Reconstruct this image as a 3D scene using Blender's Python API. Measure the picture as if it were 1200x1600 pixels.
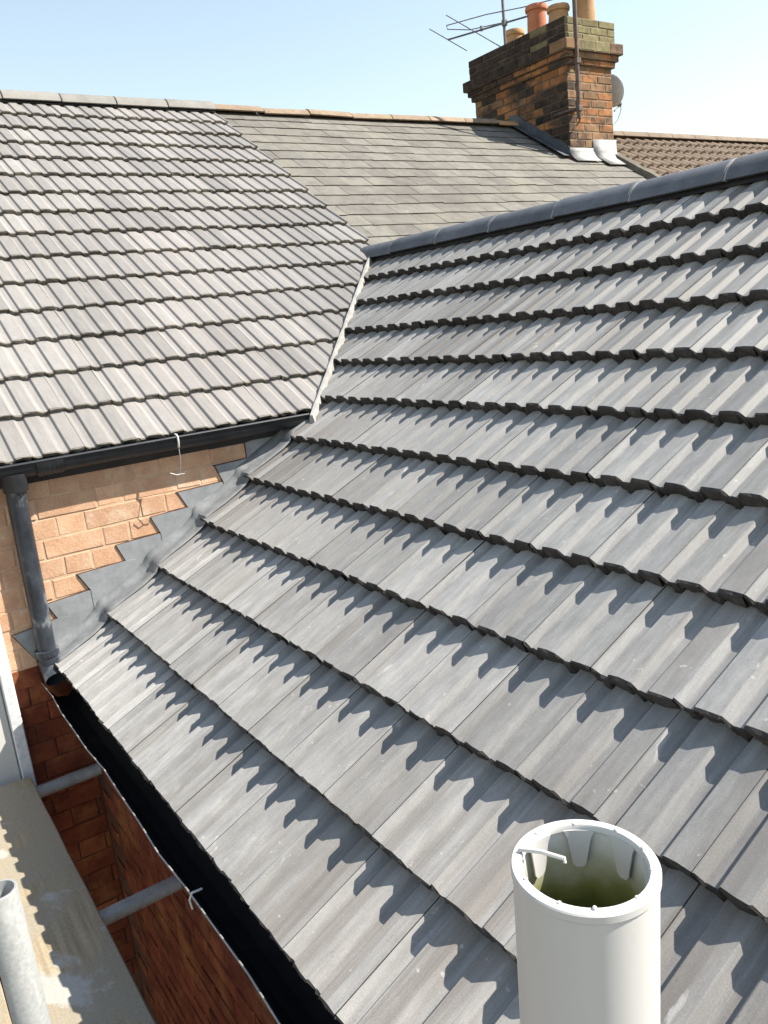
import bpy, bmesh, math, random
from mathutils import Vector, Matrix

for o in list(bpy.data.objects):
    bpy.data.objects.remove(o)
scn = bpy.context.scene
COL = scn.collection
rng = random.Random(7)

# ------------------------------------------------------------------ camera
cam_d = bpy.data.cameras.new('camera')
cam = bpy.data.objects.new('camera', cam_d)
COL.objects.link(cam)
RT = Vector((0.81961862, -0.56350112, -0.10340119))
UP = Vector((0.21646338, 0.13748653, 0.96656146))
BK = Vector((-0.53044219, -0.81459435, 0.23466387))
cam.matrix_world = Matrix(((RT.x, UP.x, BK.x, 0), (RT.y, UP.y, BK.y, 0), (RT.z, UP.z, BK.z, 0), (0, 0, 0, 1)))
cam_d.sensor_fit = 'HORIZONTAL'
cam_d.sensor_width = 36.0
cam_d.lens = 36.0 * 1262.0 / 1200.0
cam_d.clip_start = 0.02
cam_d.clip_end = 3000
scn.camera = cam

# ------------------------------------------------------------------ sky, sun, exposure
SUN = Vector((-1.80, 1.24, -2.304)).normalized()       # direction the light travels
to_sun = -SUN
elev = math.asin(to_sun.z)
azim = math.atan2(to_sun.x, to_sun.y)                  # clockwise from +Y
world = bpy.data.worlds.new('World')
scn.world = world
world.use_nodes = True
wn = world.node_tree
bg = wn.nodes['Background']
sky = wn.nodes.new('ShaderNodeTexSky')
sky.sky_type = 'NISHITA'
sky.sun_disc = False
sky.sun_elevation = elev
sky.sun_rotation = azim
sky.air_density = 1.6
sky.dust_density = 0.2
sky.ozone_density = 1.0
hz = wn.nodes.new('ShaderNodeHueSaturation')          # thin summer haze: a paler sky all round
hz.inputs['Saturation'].default_value = 0.78
wn.links.new(sky.outputs[0], hz.inputs['Color'])
wn.links.new(hz.outputs[0], bg.inputs[0])
bg.inputs[1].default_value = 0.09
sd_ = bpy.data.lights.new('sun', 'SUN')
sd_.energy = 5.0
sd_.angle = math.radians(0.5)
sd_.color = (1.0, 0.93, 0.82)
sun = bpy.data.objects.new('sun', sd_)
COL.objects.link(sun)
sun.rotation_euler = SUN.to_track_quat('-Z', 'Y').to_euler()
sun.location = (10, -8, 12)
scn.view_settings.view_transform = 'Standard'
scn.view_settings.look = 'None'
scn.view_settings.gamma = 1.0
scn.view_settings.use_curve_mapping = False
scn.view_settings.exposure = 1.2

# ------------------------------------------------------------------ material helpers
def new_mat(name):
    m = bpy.data.materials.new(name)
    m.use_nodes = True
    nt = m.node_tree
    b = nt.nodes['Principled BSDF']
    return m, nt, b

def nd(nt, t, **kw):
    n = nt.nodes.new(t)
    for k, v in kw.items():
        setattr(n, k, v)
    return n

def ramp(nt, stops, src):
    r = nd(nt, 'ShaderNodeValToRGB')
    e = r.color_ramp.elements
    while len(e) < len(stops):
        e.new(0.5)
    for el, (p, c) in zip(e, stops):
        el.position = p
        el.color = (c[0], c[1], c[2], 1) if len(c) == 3 else c
    nt.links.new(src, r.inputs[0])
    return r.outputs[0]

def mixc(nt, fac, a, b, mode='MIX'):
    m = nd(nt, 'ShaderNodeMix', data_type='RGBA', blend_type=mode)
    for i, v in ((0, fac), (6, a), (7, b)):
        if hasattr(v, 'node'):
            nt.links.new(v, m.inputs[i])
        elif i == 0:
            m.inputs[0].default_value = v
        else:
            m.inputs[i].default_value = (v[0], v[1], v[2], 1)
    return m.outputs[2]

def coords(nt, space='world', scale=(1, 1, 1), rand=True):
    """world position, or object space shifted by the object's random number"""
    mp = nd(nt, 'ShaderNodeMapping')
    mp.inputs['Scale'].default_value = scale
    if space == 'world':
        g = nd(nt, 'ShaderNodeNewGeometry')
        nt.links.new(g.outputs['Position'], mp.inputs[0])
    else:
        tc = nd(nt, 'ShaderNodeTexCoord')
        if rand:
            oi = nd(nt, 'ShaderNodeObjectInfo')
            mu = nd(nt, 'ShaderNodeMath', operation='MULTIPLY')
            mu.inputs[1].default_value = 37.0
            nt.links.new(oi.outputs['Random'], mu.inputs[0])
            ad = nd(nt, 'ShaderNodeVectorMath', operation='ADD')
            nt.links.new(tc.outputs['Object'], ad.inputs[0])
            nt.links.new(mu.outputs[0], ad.inputs[1])
            nt.links.new(ad.outputs[0], mp.inputs[0])
        else:
            nt.links.new(tc.outputs['Object'], mp.inputs[0])
    return mp.outputs[0]

def noise(nt, vec, scale, detail=4, rough=0.55, dist=0.0):
    n = nd(nt, 'ShaderNodeTexNoise')
    n.inputs['Scale'].default_value = scale
    n.inputs['Detail'].default_value = detail
    n.inputs['Roughness'].default_value = rough
    n.inputs['Distortion'].default_value = dist
    nt.links.new(vec, n.inputs['Vector'])
    return n.outputs[0]

def rand_val(nt, lo, hi):
    oi = nd(nt, 'ShaderNodeObjectInfo')
    mr = nd(nt, 'ShaderNodeMapRange')
    mr.inputs[3].default_value = lo
    mr.inputs[4].default_value = hi
    nt.links.new(oi.outputs['Random'], mr.inputs[0])
    return mr.outputs[0]

def vmul(nt, col, val):
    c = nd(nt, 'ShaderNodeVectorMath', operation='SCALE')
    nt.links.new(col, c.inputs[0])
    nt.links.new(val, c.inputs['Scale'])
    return c.outputs[0]

def bump(nt, b, h, strength, dist=0.004):
    bp = nd(nt, 'ShaderNodeBump')
    bp.inputs['Strength'].default_value = strength
    bp.inputs['Distance'].default_value = dist
    nt.links.new(h, bp.inputs['Height'])
    nt.links.new(bp.outputs[0], b.inputs['Normal'])

def mat_tile(name, dark, light, pale, var=0.16, rough=0.62, warm=(0.40, 0.345, 0.29), weather=False):
    m, nt, b = new_mat(name)
    st = noise(nt, coords(nt, 'object', (64, 2.0, 64)), 1.0, 6, 0.66)            # streaks down the tile
    bl = noise(nt, coords(nt, 'object', (1, 1, 1)), 14.0, 5, 0.65)               # blotches
    big = noise(nt, coords(nt, 'world'), 0.9, 3, 0.5)
    c1 = ramp(nt, [(0.24, tuple(0.66 * q for q in dark)), (0.42, dark), (0.70, light)], st)
    c2 = ramp(nt, [(0.30, dark), (0.72, light)], bl)
    c = mixc(nt, 0.42, c1, c2)
    wf = ramp(nt, [(0.42, (0, 0, 0)), (0.66, (1, 1, 1))], big)
    wm = nd(nt, 'ShaderNodeMath', operation='MULTIPLY')
    wm.inputs[1].default_value = 0.35
    nt.links.new(wf, wm.inputs[0])
    c = mixc(nt, wm.outputs[0], c, warm)
    sp = noise(nt, coords(nt, 'object', (9, 3, 9)), 2.4, 8, 0.7, 0.4)
    pf = ramp(nt, [(0.60, (0, 0, 0)), (0.74, (0.75, 0.75, 0.75))], sp)
    c = mixc(nt, pf, c, pale)
    if weather:
        run = noise(nt, coords(nt, 'world', (0.5, 15, 0.5)), 1.0, 6, 0.64)       # rain runs down the slope
        area = noise(nt, coords(nt, 'world', (1, 0.8, 1)), 0.75, 3, 0.5)
        rf = mixc(nt, 1.0, ramp(nt, [(0.45, (0, 0, 0)), (0.60, (0.9, 0.9, 0.9))], run), ramp(nt, [(0.40, (0.18, 0.18, 0.18)), (0.54, (1, 1, 1))], area), 'MULTIPLY')
        c = mixc(nt, rf, c, (0.190, 0.172, 0.156))
        scf = noise(nt, coords(nt, 'world', (9, 26, 9)), 1.0, 5, 0.6, 0.8)
        c = mixc(nt, ramp(nt, [(0.675, (0, 0, 0)), (0.73, (0.6, 0.6, 0.6))], scf), c, (0.55, 0.54, 0.52))
    grit = noise(nt, coords(nt, 'object'), 95.0, 4, 0.6)
    c = mixc(nt, ramp(nt, [(0.66, (0, 0, 0)), (0.76, (0.55, 0.55, 0.55))], grit), c, (0.13, 0.12, 0.11))
    spot = noise(nt, coords(nt, 'object'), 52.0, 3, 0.5)
    c = mixc(nt, ramp(nt, [(0.70, (0, 0, 0)), (0.75, (0.6, 0.6, 0.6))], spot), c, pale)
    fine = noise(nt, coords(nt, 'object'), 420.0, 3, 0.7)
    ff = ramp(nt, [(0.3, (0.82, 0.82, 0.82)), (0.7, (1.12, 1.12, 1.12))], fine)
    c = mixc(nt, 1.0, c, ff, 'MULTIPLY')
    c = vmul(nt, c, rand_val(nt, 1 - var, 1 + var))
    nt.links.new(c, b.inputs['Base Color'])
    b.inputs['Roughness'].default_value = rough
    b.inputs['Specular IOR Level'].default_value = 0.5
    b.inputs['Diffuse Roughness'].default_value = 1.0
    bump(nt, b, noise(nt, coords(nt, 'object'), 260.0, 5, 0.7), 0.35, 0.0015)
    return m

def mat_rough(name, stops, scale=8.0, var=0.12, rough=0.85, fine=200.0, bstr=0.4, bdist=0.002, stretch=(1, 1, 1), space='object', spec=0.3, metal=0.0, detail=6):
    m, nt, b = new_mat(name)
    n = noise(nt, coords(nt, space, stretch), scale, detail, 0.62, 0.2)
    c = ramp(nt, stops, n)
    f = noise(nt, coords(nt, space), fine, 3, 0.6)
    ff = ramp(nt, [(0.3, (0.85, 0.85, 0.85)), (0.7, (1.12, 1.12, 1.12))], f)
    c = mixc(nt, 1.0, c, ff, 'MULTIPLY')
    if var:
        c = vmul(nt, c, rand_val(nt, 1 - var, 1 + var))
    nt.links.new(c, b.inputs['Base Color'])
    b.inputs['Roughness'].default_value = rough
    b.inputs['Specular IOR Level'].default_value = spec
    b.inputs['Metallic'].default_value = metal
    if bstr:
        bump(nt, b, noise(nt, coords(nt, space), fine * 0.6, 5, 0.65), bstr, bdist)
    return m

M = {}
M['tile'] = mat_tile('concrete_tile', (0.232, 0.231, 0.228), (0.378, 0.373, 0.363), (0.50, 0.488, 0.46), warm=(0.335, 0.312, 0.288), var=0.20, weather=True)
M['tile_main'] = mat_tile('concrete_tile_main', (0.240, 0.226, 0.214), (0.320, 0.304, 0.288), (0.385, 0.362, 0.325), warm=(0.32, 0.285, 0.27))
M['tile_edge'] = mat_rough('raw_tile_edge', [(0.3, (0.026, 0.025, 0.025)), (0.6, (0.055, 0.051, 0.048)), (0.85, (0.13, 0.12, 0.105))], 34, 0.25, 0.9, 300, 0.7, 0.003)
M['tile_edge_main'] = mat_rough('sunlit_tile_edge', [(0.3, (0.085, 0.078, 0.068)), (0.6, (0.15, 0.138, 0.118)), (0.85, (0.23, 0.21, 0.175))], 30, 0.3, 0.9, 300, 0.7, 0.003)  # lighter copy of the raw edge: sunlight on the main tails put into the colour
M['ridge_dark'] = mat_rough('dark_ridge', [(0.3, (0.055, 0.062, 0.075)), (0.7, (0.12, 0.125, 0.135))], 7, 0.16, 0.6, spec=0.5)
M['ridge_grey'] = mat_rough('grey_ridge', [(0.3, (0.165, 0.158, 0.148)), (0.7, (0.235, 0.226, 0.208))], 8, 0.08, 0.75)
M['felt'] = mat_rough('roof_felt', [(0.3, (0.02, 0.02, 0.022)), (0.7, (0.04, 0.04, 0.042))], 6, 0, 0.9, space='world')
M['slate'] = mat_rough('weathered_slate', [(0.25, (0.102, 0.094, 0.084)), (0.5, (0.140, 0.131, 0.117)), (0.78, (0.180, 0.172, 0.147))], 11, 0.16, 0.85, 160)
def lichen(key, col, lo, hi, scale):
    m = M[key]; nt = m.node_tree; b = nt.nodes['Principled BSDF']
    src = b.inputs['Base Color'].links[0].from_socket
    f = ramp(nt, [(lo, (0, 0, 0)), (hi, (0.7, 0.7, 0.7))], noise(nt, coords(nt, 'world'), scale, 6, 0.65, 0.3))
    nt.links.new(mixc(nt, f, src, col), b.inputs['Base Color'])
lichen('slate', (0.178, 0.170, 0.138), 0.50, 0.68, 2.6)
lichen('slate', (0.095, 0.083, 0.075), 0.48, 0.70, 0.9)
M['terracotta_ridge'] = mat_rough('terracotta_ridge', [(0.3, (0.19, 0.135, 0.095)), (0.6, (0.27, 0.205, 0.145)), (0.8, (0.21, 0.195, 0.15))], 18, 0.15, 0.85)
M['far_tile'] = mat_rough('brown_pantile', [(0.3, (0.13, 0.095, 0.068)), (0.7, (0.215, 0.165, 0.122))], 5, 0, 0.85, 60, space='world')
M['brick_orange'] = mat_rough('orange_brick', [(0.25, (0.43, 0.245, 0.145)), (0.55, (0.54, 0.335, 0.215)), (0.8, (0.58, 0.41, 0.285))], 8, 0.14, 0.9, 150, 0.7, 0.003)
M['mortar_orange'] = mat_rough('sandy_mortar', [(0.3, (0.42, 0.27, 0.175)), (0.7, (0.55, 0.39, 0.27))], 14, 0, 0.95, 220, 0.6, space='world')
M['brick_red'] = mat_rough('red_brick', [(0.25, (0.085, 0.018, 0.009)), (0.55, (0.17, 0.042, 0.018)), (0.8, (0.26, 0.095, 0.036))], 11, 0.28, 0.85, 160, 0.6)
M['mortar_red'] = mat_rough('dirty_mortar', [(0.3, (0.05, 0.02, 0.012)), (0.7, (0.13, 0.065, 0.038))], 14, 0, 0.95, 200, 0.6, space='world')
M['ch_orange'] = mat_rough('chimney_orange_brick', [(0.25, (0.19, 0.075, 0.028)), (0.6, (0.30, 0.135, 0.052)), (0.85, (0.36, 0.22, 0.11))], 9, 0.2, 0.9, 120)
M['ch_brown'] = mat_rough('chimney_brown_brick', [(0.25, (0.13, 0.068, 0.036)), (0.6, (0.225, 0.135, 0.072)), (0.85, (0.32, 0.23, 0.135))], 9, 0.2, 0.9, 120)
M['ch_soot'] = mat_rough('chimney_sooty_brick', [(0.35, (0.016, 0.014, 0.013)), (0.75, (0.085, 0.052, 0.032))], 12, 0.3, 0.9, 120)
M['ch_moss'] = mat_rough('chimney_mossy_brick', [(0.3, (0.10, 0.09, 0.045)), (0.6, (0.19, 0.165, 0.085)), (0.8, (0.25, 0.20, 0.13))], 16, 0.2, 0.95, 120)
M['ch_dirty'] = mat_rough('chimney_sooty_mortar', [(0.3, (0.05, 0.042, 0.034)), (0.7, (0.16, 0.12, 0.08))], 7, 0, 0.95, 120, space='world')
M['verge'] = mat_rough('dark_verge_mortar', [(0.3, (0.07, 0.06, 0.05)), (0.7, (0.17, 0.155, 0.125))], 9, 0, 0.95, 90, space='world')
M['ch_mortar'] = mat_rough('chimney_mortar', [(0.3, (0.15, 0.115, 0.075)), (0.7, (0.30, 0.24, 0.165))], 9, 0, 0.95, 120, space='world')
M['lead'] = mat_rough('lead_sheet', [(0.25, (0.205, 0.217, 0.228)), (0.55, (0.235, 0.248, 0.260)), (0.85, (0.31, 0.32, 0.325))], 6, 0, 0.5, 22, 0.35, 0.006, space='world', spec=0.5, metal=0.15)
M['lead_roof'] = mat_rough('dull_lead', [(0.25, (0.15, 0.158, 0.166)), (0.55, (0.19, 0.199, 0.208)), (0.85, (0.25, 0.258, 0.262))], 9, 0, 0.7, 30, 0.3, 0.004, space='world', spec=0.35)
M['lead_shaded'] = mat_rough('shaded_lead', [(0.3, (0.05, 0.056, 0.066)), (0.7, (0.10, 0.108, 0.12))], 8, 0, 0.6, 60, 0.2, space='world')  # same lead, shade on the chimney's side put into the colour
M['lead_sunlit'] = mat_rough('sunlit_lead', [(0.3, (0.21, 0.21, 0.205)), (0.7, (0.36, 0.355, 0.345))], 18, 0, 0.6, 90, 0.15, space='world')  # same lead, lightened for the sun on the stack's rear foot
M['mortar_white'] = mat_rough('pale_fillet', [(0.3, (0.23, 0.225, 0.21)), (0.7, (0.37, 0.36, 0.34))], 22, 0, 0.8, 200, space='world')
M['black_plastic'] = mat_rough('black_gutter', [(0.35, (0.009, 0.010, 0.012)), (0.62, (0.018, 0.02, 0.024)), (0.80, (0.10, 0.10, 0.10))], 16, 0, 0.42, 120, 0.2, space='world', spec=0.5)
M['gutter_inside'] = mat_rough('gutter_black', [(0.35, (0.006, 0.006, 0.007)), (0.8, (0.014, 0.014, 0.015))], 12, 0, 0.75, 100, 0.2, space='world', spec=0.2)
M['pipe_black'] = mat_rough('splashed_pipe', [(0.36, (0.014, 0.018, 0.024)), (0.56, (0.035, 0.042, 0.055)), (0.66, (0.17, 0.18, 0.19)), (0.8, (0.34, 0.34, 0.33))], 13, 0, 0.42, 120, 0.2, stretch=(1, 1, 0.55), space='world', spec=0.5)
M['white_plastic'] = mat_rough('white_plastic', [(0.3, (0.50, 0.492, 0.478)), (0.7, (0.52, 0.512, 0.496))], 2, 0, 0.42, 900, 0.0, space='world', spec=0.5)
def mat_pvc():
    m, nt, b = new_mat('weathered_white_pvc')
    n = noise(nt, coords(nt, 'world', (16, 16, 1.2)), 1.0, 5, 0.6)
    c = ramp(nt, [(0.35, (0.475, 0.465, 0.45)), (0.65, (0.515, 0.508, 0.495))], n)
    sm = noise(nt, coords(nt, 'world', (1, 1, 0.5)), 55.0, 5, 0.7, 0.5)
    c = mixc(nt, ramp(nt, [(0.66, (0, 0, 0)), (0.78, (0.5, 0.5, 0.5))], sm), c, (0.33, 0.32, 0.29))
    nt.links.new(c, b.inputs['Base Color'])
    b.inputs['Roughness'].default_value = 0.42
    return m
M['pvc'] = mat_pvc()
M['upvc'] = mat_rough('window_plastic', [(0.3, (0.54, 0.56, 0.58)), (0.7, (0.60, 0.62, 0.64))], 5, 0, 0.4, 60, 0.05, space='world', spec=0.5)
M['steel'] = mat_rough('galvanised_tube', [(0.25, (0.20, 0.21, 0.215)), (0.5, (0.30, 0.31, 0.31)), (0.8, (0.42, 0.42, 0.40))], 14, 0, 0.5, 140, 0.25, 0.002, stretch=(1, 1, 0.3), space='world', spec=0.5, metal=0.25)
M['steel_dark'] = mat_rough('aerial_metal', [(0.3, (0.10, 0.09, 0.10)), (0.7, (0.22, 0.21, 0.21))], 20, 0, 0.5, 100, 0.1, space='world', metal=0.4)
M['pole_brown'] = mat_rough('rusty_pole', [(0.3, (0.06, 0.045, 0.04)), (0.7, (0.15, 0.11, 0.09))], 20, 0, 0.6, 100, 0.2, space='world', metal=0.2)
M['pot_red'] = mat_rough('red_clay', [(0.3, (0.36, 0.12, 0.06)), (0.7, (0.48, 0.19, 0.10))], 6, 0, 0.8, 80, space='world')
M['pot_buff'] = mat_rough('buff_clay', [(0.3, (0.34, 0.19, 0.09)), (0.7, (0.46, 0.29, 0.15))], 6, 0.12, 0.8, 80)
M['dish_grey'] = mat_rough('dish_grey', [(0.3, (0.42, 0.42, 0.42)), (0.7, (0.55, 0.55, 0.55))], 6, 0, 0.5, 80, 0.05, space='world')
M['render'] = mat_rough('house_render', [(0.3, (0.40, 0.34, 0.28)), (0.7, (0.5, 0.44, 0.37))], 3, 0, 0.9, 60, space='world')
M['ground'] = mat_rough('yard_concrete', [(0.3, (0.10, 0.095, 0.085)), (0.7, (0.16, 0.15, 0.135))], 1.2, 0, 0.9, 40, space='world')

def sooty(key):
    m = M[key]; nt = m.node_tree; b = nt.nodes['Principled BSDF']
    src = b.inputs['Base Color'].links[0].from_socket
    f = ramp(nt, [(0.46, (0, 0, 0)), (0.62, (0.9, 0.9, 0.9))], noise(nt, coords(nt, 'world', (1.4, 1, 1.6)), 3.4, 6, 0.65, 0.3))
    nt.links.new(mixc(nt, f, src, (0.045, 0.034, 0.026)), b.inputs['Base Color'])
sooty('ch_orange'); sooty('ch_brown')
lichen('brick_orange', (0.36, 0.20, 0.13), 0.50, 0.66, 6.0)
lichen('brick_orange', (0.56, 0.44, 0.33), 0.54, 0.68, 9.0)
lichen('brick_red', (0.30, 0.125, 0.045), 0.50, 0.68, 4.5)

def mat_board():
    m, nt, b = new_mat('mortar_stained_board')
    g = noise(nt, coords(nt, 'world', (60, 2.0, 60)), 1.0, 6, 0.6)
    c = ramp(nt, [(0.3, (0.20, 0.155, 0.10)), (0.7, (0.37, 0.305, 0.20))], g)
    bl = noise(nt, coords(nt, 'world', (1, 0.7, 1)), 5.0, 6, 0.6, 0.6)
    f = ramp(nt, [(0.40, (0, 0, 0)), (0.52, (1, 1, 1))], bl)
    c = mixc(nt, f, c, (0.275, 0.24, 0.18))
    bl2 = noise(nt, coords(nt, 'world', (1.2, 0.8, 1)), 3.3, 7, 0.62, 0.4)
    f2 = ramp(nt, [(0.62, (0, 0, 0)), (0.66, (0.8, 0.8, 0.8))], bl2)
    c = mixc(nt, f2, c, (0.38, 0.37, 0.345))
    fine = noise(nt, coords(nt, 'world'), 150.0, 4, 0.7)
    ff = ramp(nt, [(0.3, (0.8, 0.8, 0.8)), (0.7, (1.12, 1.12, 1.12))], fine)
    c = mixc(nt, 1.0, c, ff, 'MULTIPLY')
    nt.links.new(c, b.inputs['Base Color'])
    b.inputs['Roughness'].default_value = 0.9
    bump(nt, b, g, 0.3, 0.004)
    return m
M['board'] = mat_board()

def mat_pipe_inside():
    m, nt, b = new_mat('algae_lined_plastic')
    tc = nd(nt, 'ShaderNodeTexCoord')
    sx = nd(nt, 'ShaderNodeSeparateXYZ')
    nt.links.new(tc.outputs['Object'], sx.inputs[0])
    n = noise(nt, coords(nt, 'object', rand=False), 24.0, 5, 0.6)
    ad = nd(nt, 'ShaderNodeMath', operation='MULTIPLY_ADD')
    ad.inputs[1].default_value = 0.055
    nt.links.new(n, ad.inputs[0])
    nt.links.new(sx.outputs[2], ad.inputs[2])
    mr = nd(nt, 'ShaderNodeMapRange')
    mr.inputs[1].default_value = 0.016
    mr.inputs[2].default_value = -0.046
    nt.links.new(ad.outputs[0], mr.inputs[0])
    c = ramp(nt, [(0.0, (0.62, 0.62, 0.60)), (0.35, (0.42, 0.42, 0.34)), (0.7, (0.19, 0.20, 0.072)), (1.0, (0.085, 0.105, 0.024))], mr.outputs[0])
    nt.links.new(c, b.inputs['Base Color'])
    b.inputs['Roughness'].default_value = 0.6
    return m
M['pipe_inside'] = mat_pipe_inside()

# ------------------------------------------------------------------ object helpers
def mesh_of(name, verts, faces, smooth=False):
    me = bpy.data.meshes.new(name)
    me.from_pydata([tuple(v) for v in verts], [], faces)
    me.update()
    if smooth:
        me.polygons.foreach_set('use_smooth', [True] * len(me.polygons))
    return me

def empty(name, loc, label, cat, group=None):
    o = bpy.data.objects.new(name, None)
    o.empty_display_size = 0.2
    o.location = loc
    o['label'] = label
    o['category'] = cat
    if group:
        o['group'] = group
    COL.objects.link(o)
    return o

def link(name, me, mat, parent=None, mw=None, label=None):
    """one mesh object; its world matrix is mw. Parts with children stay at the identity."""
    o = bpy.data.objects.new(name, me)
    if mat is not None:
        if not me.materials:
            me.materials.append(M[mat])
        elif me.materials[0] != M[mat]:
            o.material_slots[0].link = 'OBJECT'
            o.material_slots[0].material = M[mat]
    if parent is not None:
        o.parent = parent
        if parent.type == 'EMPTY':
            o.matrix_parent_inverse = Matrix.Translation(-Vector(parent.location))
    if mw is not None:
        o.matrix_basis = mw
    if label:
        o['label'] = label
    COL.objects.link(o)
    return o

class MB:
    def __init__(s):
        s.v = []
        s.f = []
    def add(s, vs, fs):
        k = len(s.v)
        s.v += [Vector(p) for p in vs]
        s.f += [tuple(i + k for i in f) for f in fs]
        return s
    def box(s, x0, x1, y0, y1, z0, z1):
        vs = [(x, y, z) for z in (z0, z1) for y in (y0, y1) for x in (x0, x1)]
        return s.add(vs, [(0, 2, 3, 1), (4, 5, 7, 6), (0, 1, 5, 4), (2, 6, 7, 3), (0, 4, 6, 2), (1, 3, 7, 5)])
    def tube(s, pts, r, n=12, cap=True, r_in=None):
        pts = [Vector(p) for p in pts]
        rr = r if isinstance(r, (list, tuple)) else [r] * len(pts)
        rings = []
        prev = None
        for i, p in enumerate(pts):
            d = (pts[min(i + 1, len(pts) - 1)] - pts[max(i - 1, 0)]).normalized()
            if prev is None:
                a = d.orthogonal().normalized()
            else:
                a = (prev - d * prev.dot(d)).normalized()
            prev = a
            b = d.cross(a)
            rings.append([p + (a * math.cos(2 * math.pi * k / n) + b * math.sin(2 * math.pi * k / n)) * rr[i] for k in range(n)])
        vs = [q for ring in rings for q in ring]
        fs = [(i * n + k, i * n + (k + 1) % n, (i + 1) * n + (k + 1) % n, (i + 1) * n + k) for i in range(len(pts) - 1) for k in range(n)]
        if cap:
            fs.append(tuple(reversed(range(n))))
            fs.append(tuple((len(pts) - 1) * n + k for k in range(n)))
        return s.add(vs, fs)
    def lathe(s, prof, c, n=32):
        """prof: list of (r, z) revolved about the vertical through c; open profile"""
        vs = [(c[0] + r * math.cos(2 * math.pi * k / n), c[1] + r * math.sin(2 * math.pi * k / n), c[2] + z) for r, z in prof for k in range(n)]
        fs = [(i * n + k, i * n + (k + 1) % n, (i + 1) * n + (k + 1) % n, (i + 1) * n + k) for i in range(len(prof) - 1) for k in range(n)]
        return s.add(vs, fs)
    def prism(s, poly, axis, a, b):
        """poly in the two other axes, extruded from a to b along axis"""
        def pt(p, t):
            return {0: (t, p[0], p[1]), 1: (p[0], t, p[1]), 2: (p[0], p[1], t)}[axis]
        n = len(poly)
        vs = [pt(p, a) for p in poly] + [pt(p, b) for p in poly]
        fs = [tuple(range(n)), tuple(reversed(range(n, 2 * n)))] + [(i, n + i, n + (i + 1) % n, (i + 1) % n) for i in range(n)]
        return s.add(vs, fs)
    def mesh(s, name, smooth=False, fix=True):
        me = mesh_of(name, s.v, s.f, smooth)
        if fix:
            bm = bmesh.new()
            bm.from_mesh(me)
            bmesh.ops.recalc_face_normals(bm, faces=bm.faces)
            bm.to_mesh(me)
            bm.free()
        return me
    def build(s, name, mat, parent=None, smooth=False, label=None, fix=True, bevel=0):
        me = s.mesh(name, smooth, fix)
        if bevel:
            bm = bmesh.new()
            bm.from_mesh(me)
            bmesh.ops.bevel(bm, geom=list(bm.edges), offset=bevel, segments=1, affect='EDGES', clamp_overlap=True)
            bm.to_mesh(me)
            bm.free()
        o = link(name, me, mat, parent, label=label)
        if smooth:
            try:
                me.set_sharp_from_angle(angle=math.radians(40))
            except Exception:
                pass
        return o

def frame(o, u, v, w):
    return Matrix(((u.x, v.x, w.x, o.x), (u.y, v.y, w.y, o.y), (u.z, v.z, w.z, o.z), (0, 0, 0, 1)))

# ------------------------------------------------------------------ geometry of the two roofs
PITCH = math.radians(32)
SP, CP = math.sin(PITCH), math.cos(PITCH)
# side wing: slope faces -X
WN = Vector((-SP, 0, CP)); WU = Vector((0, -1, 0)); WV = Vector((CP, 0, SP)); WD = -1.27417
WG = 0.26797; WS0 = -2.7364
WRX = 3.06                                   # ridge of the wing
def wing_z(x): return (WD + SP * x) / CP
def wing_pt(s, y, w=0.0): return WV * (-s) + WN * (WD + w) + Vector((0, y, 0))
# main house: rear slope faces -Y
MN = Vector((0, -SP, CP)); MU = Vector((1, 0, 0)); MV = Vector((0, CP, SP)); MD = -2.03561
MG = 0.2732; MS0 = -6.36825
MRY = 6.78
def main_z(y): return (MD + SP * y) / CP
def main_pt(s, x, w=0.0): return MV * (-s) + MN * (MD + w) + Vector((x, 0, 0))
VC = -1.437                                  # valley: x - y = VC
YW = 3.30                                    # face of the main house's rear wall
PARTY = 3.12
GROUND = -6.2

# ------------------------------------------------------------------ ground
g = MB().box(-60, 60, -60, 60, GROUND - 0.5, GROUND).build('ground', 'ground')
g['kind'] = 'structure'
g['label'] = 'grey concrete yard far below the scaffold'

# ------------------------------------------------------------------ things
house = empty('main_house', (0.0, YW, GROUND), 'brick terraced house with pale grey tiled roof and black gutter on the left', 'house')
wing = empty('rear_wing', (0.56, 0.0, GROUND), 'rear wing with large grey interlocking tile roof running towards the camera', 'building')
nbr = empty('neighbour_house', (PARTY, YW, GROUND), 'neighbouring house with weathered slate roof and tall brick chimney stack', 'house')
far = empty('far_house', (7.4, YW, GROUND), 'farther terraced house with brown pantiled roof right of the chimney', 'house')

# ------------------------------------------------------------------ roof tiles
TW = 0.2
TH = 0.0165
TT = 0.039
PROF = [(0.0, TH - .001), (0.003, TH - 0.002), (0.018, 0.001), (0.022, 0.0), (0.038, 0.0), (0.040, 0.001), (0.0455, TH - .002), (0.048, TH), (0.072, TH + .0006), (0.096, TH), (0.100, TH - .002),
        (0.115, 0.001), (0.119, 0.0), (0.137, 0.0), (0.139, 0.001), (0.1445, TH - .002), (0.147, TH), (0.172, TH + .0006), (0.1991, TH)]

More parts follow.
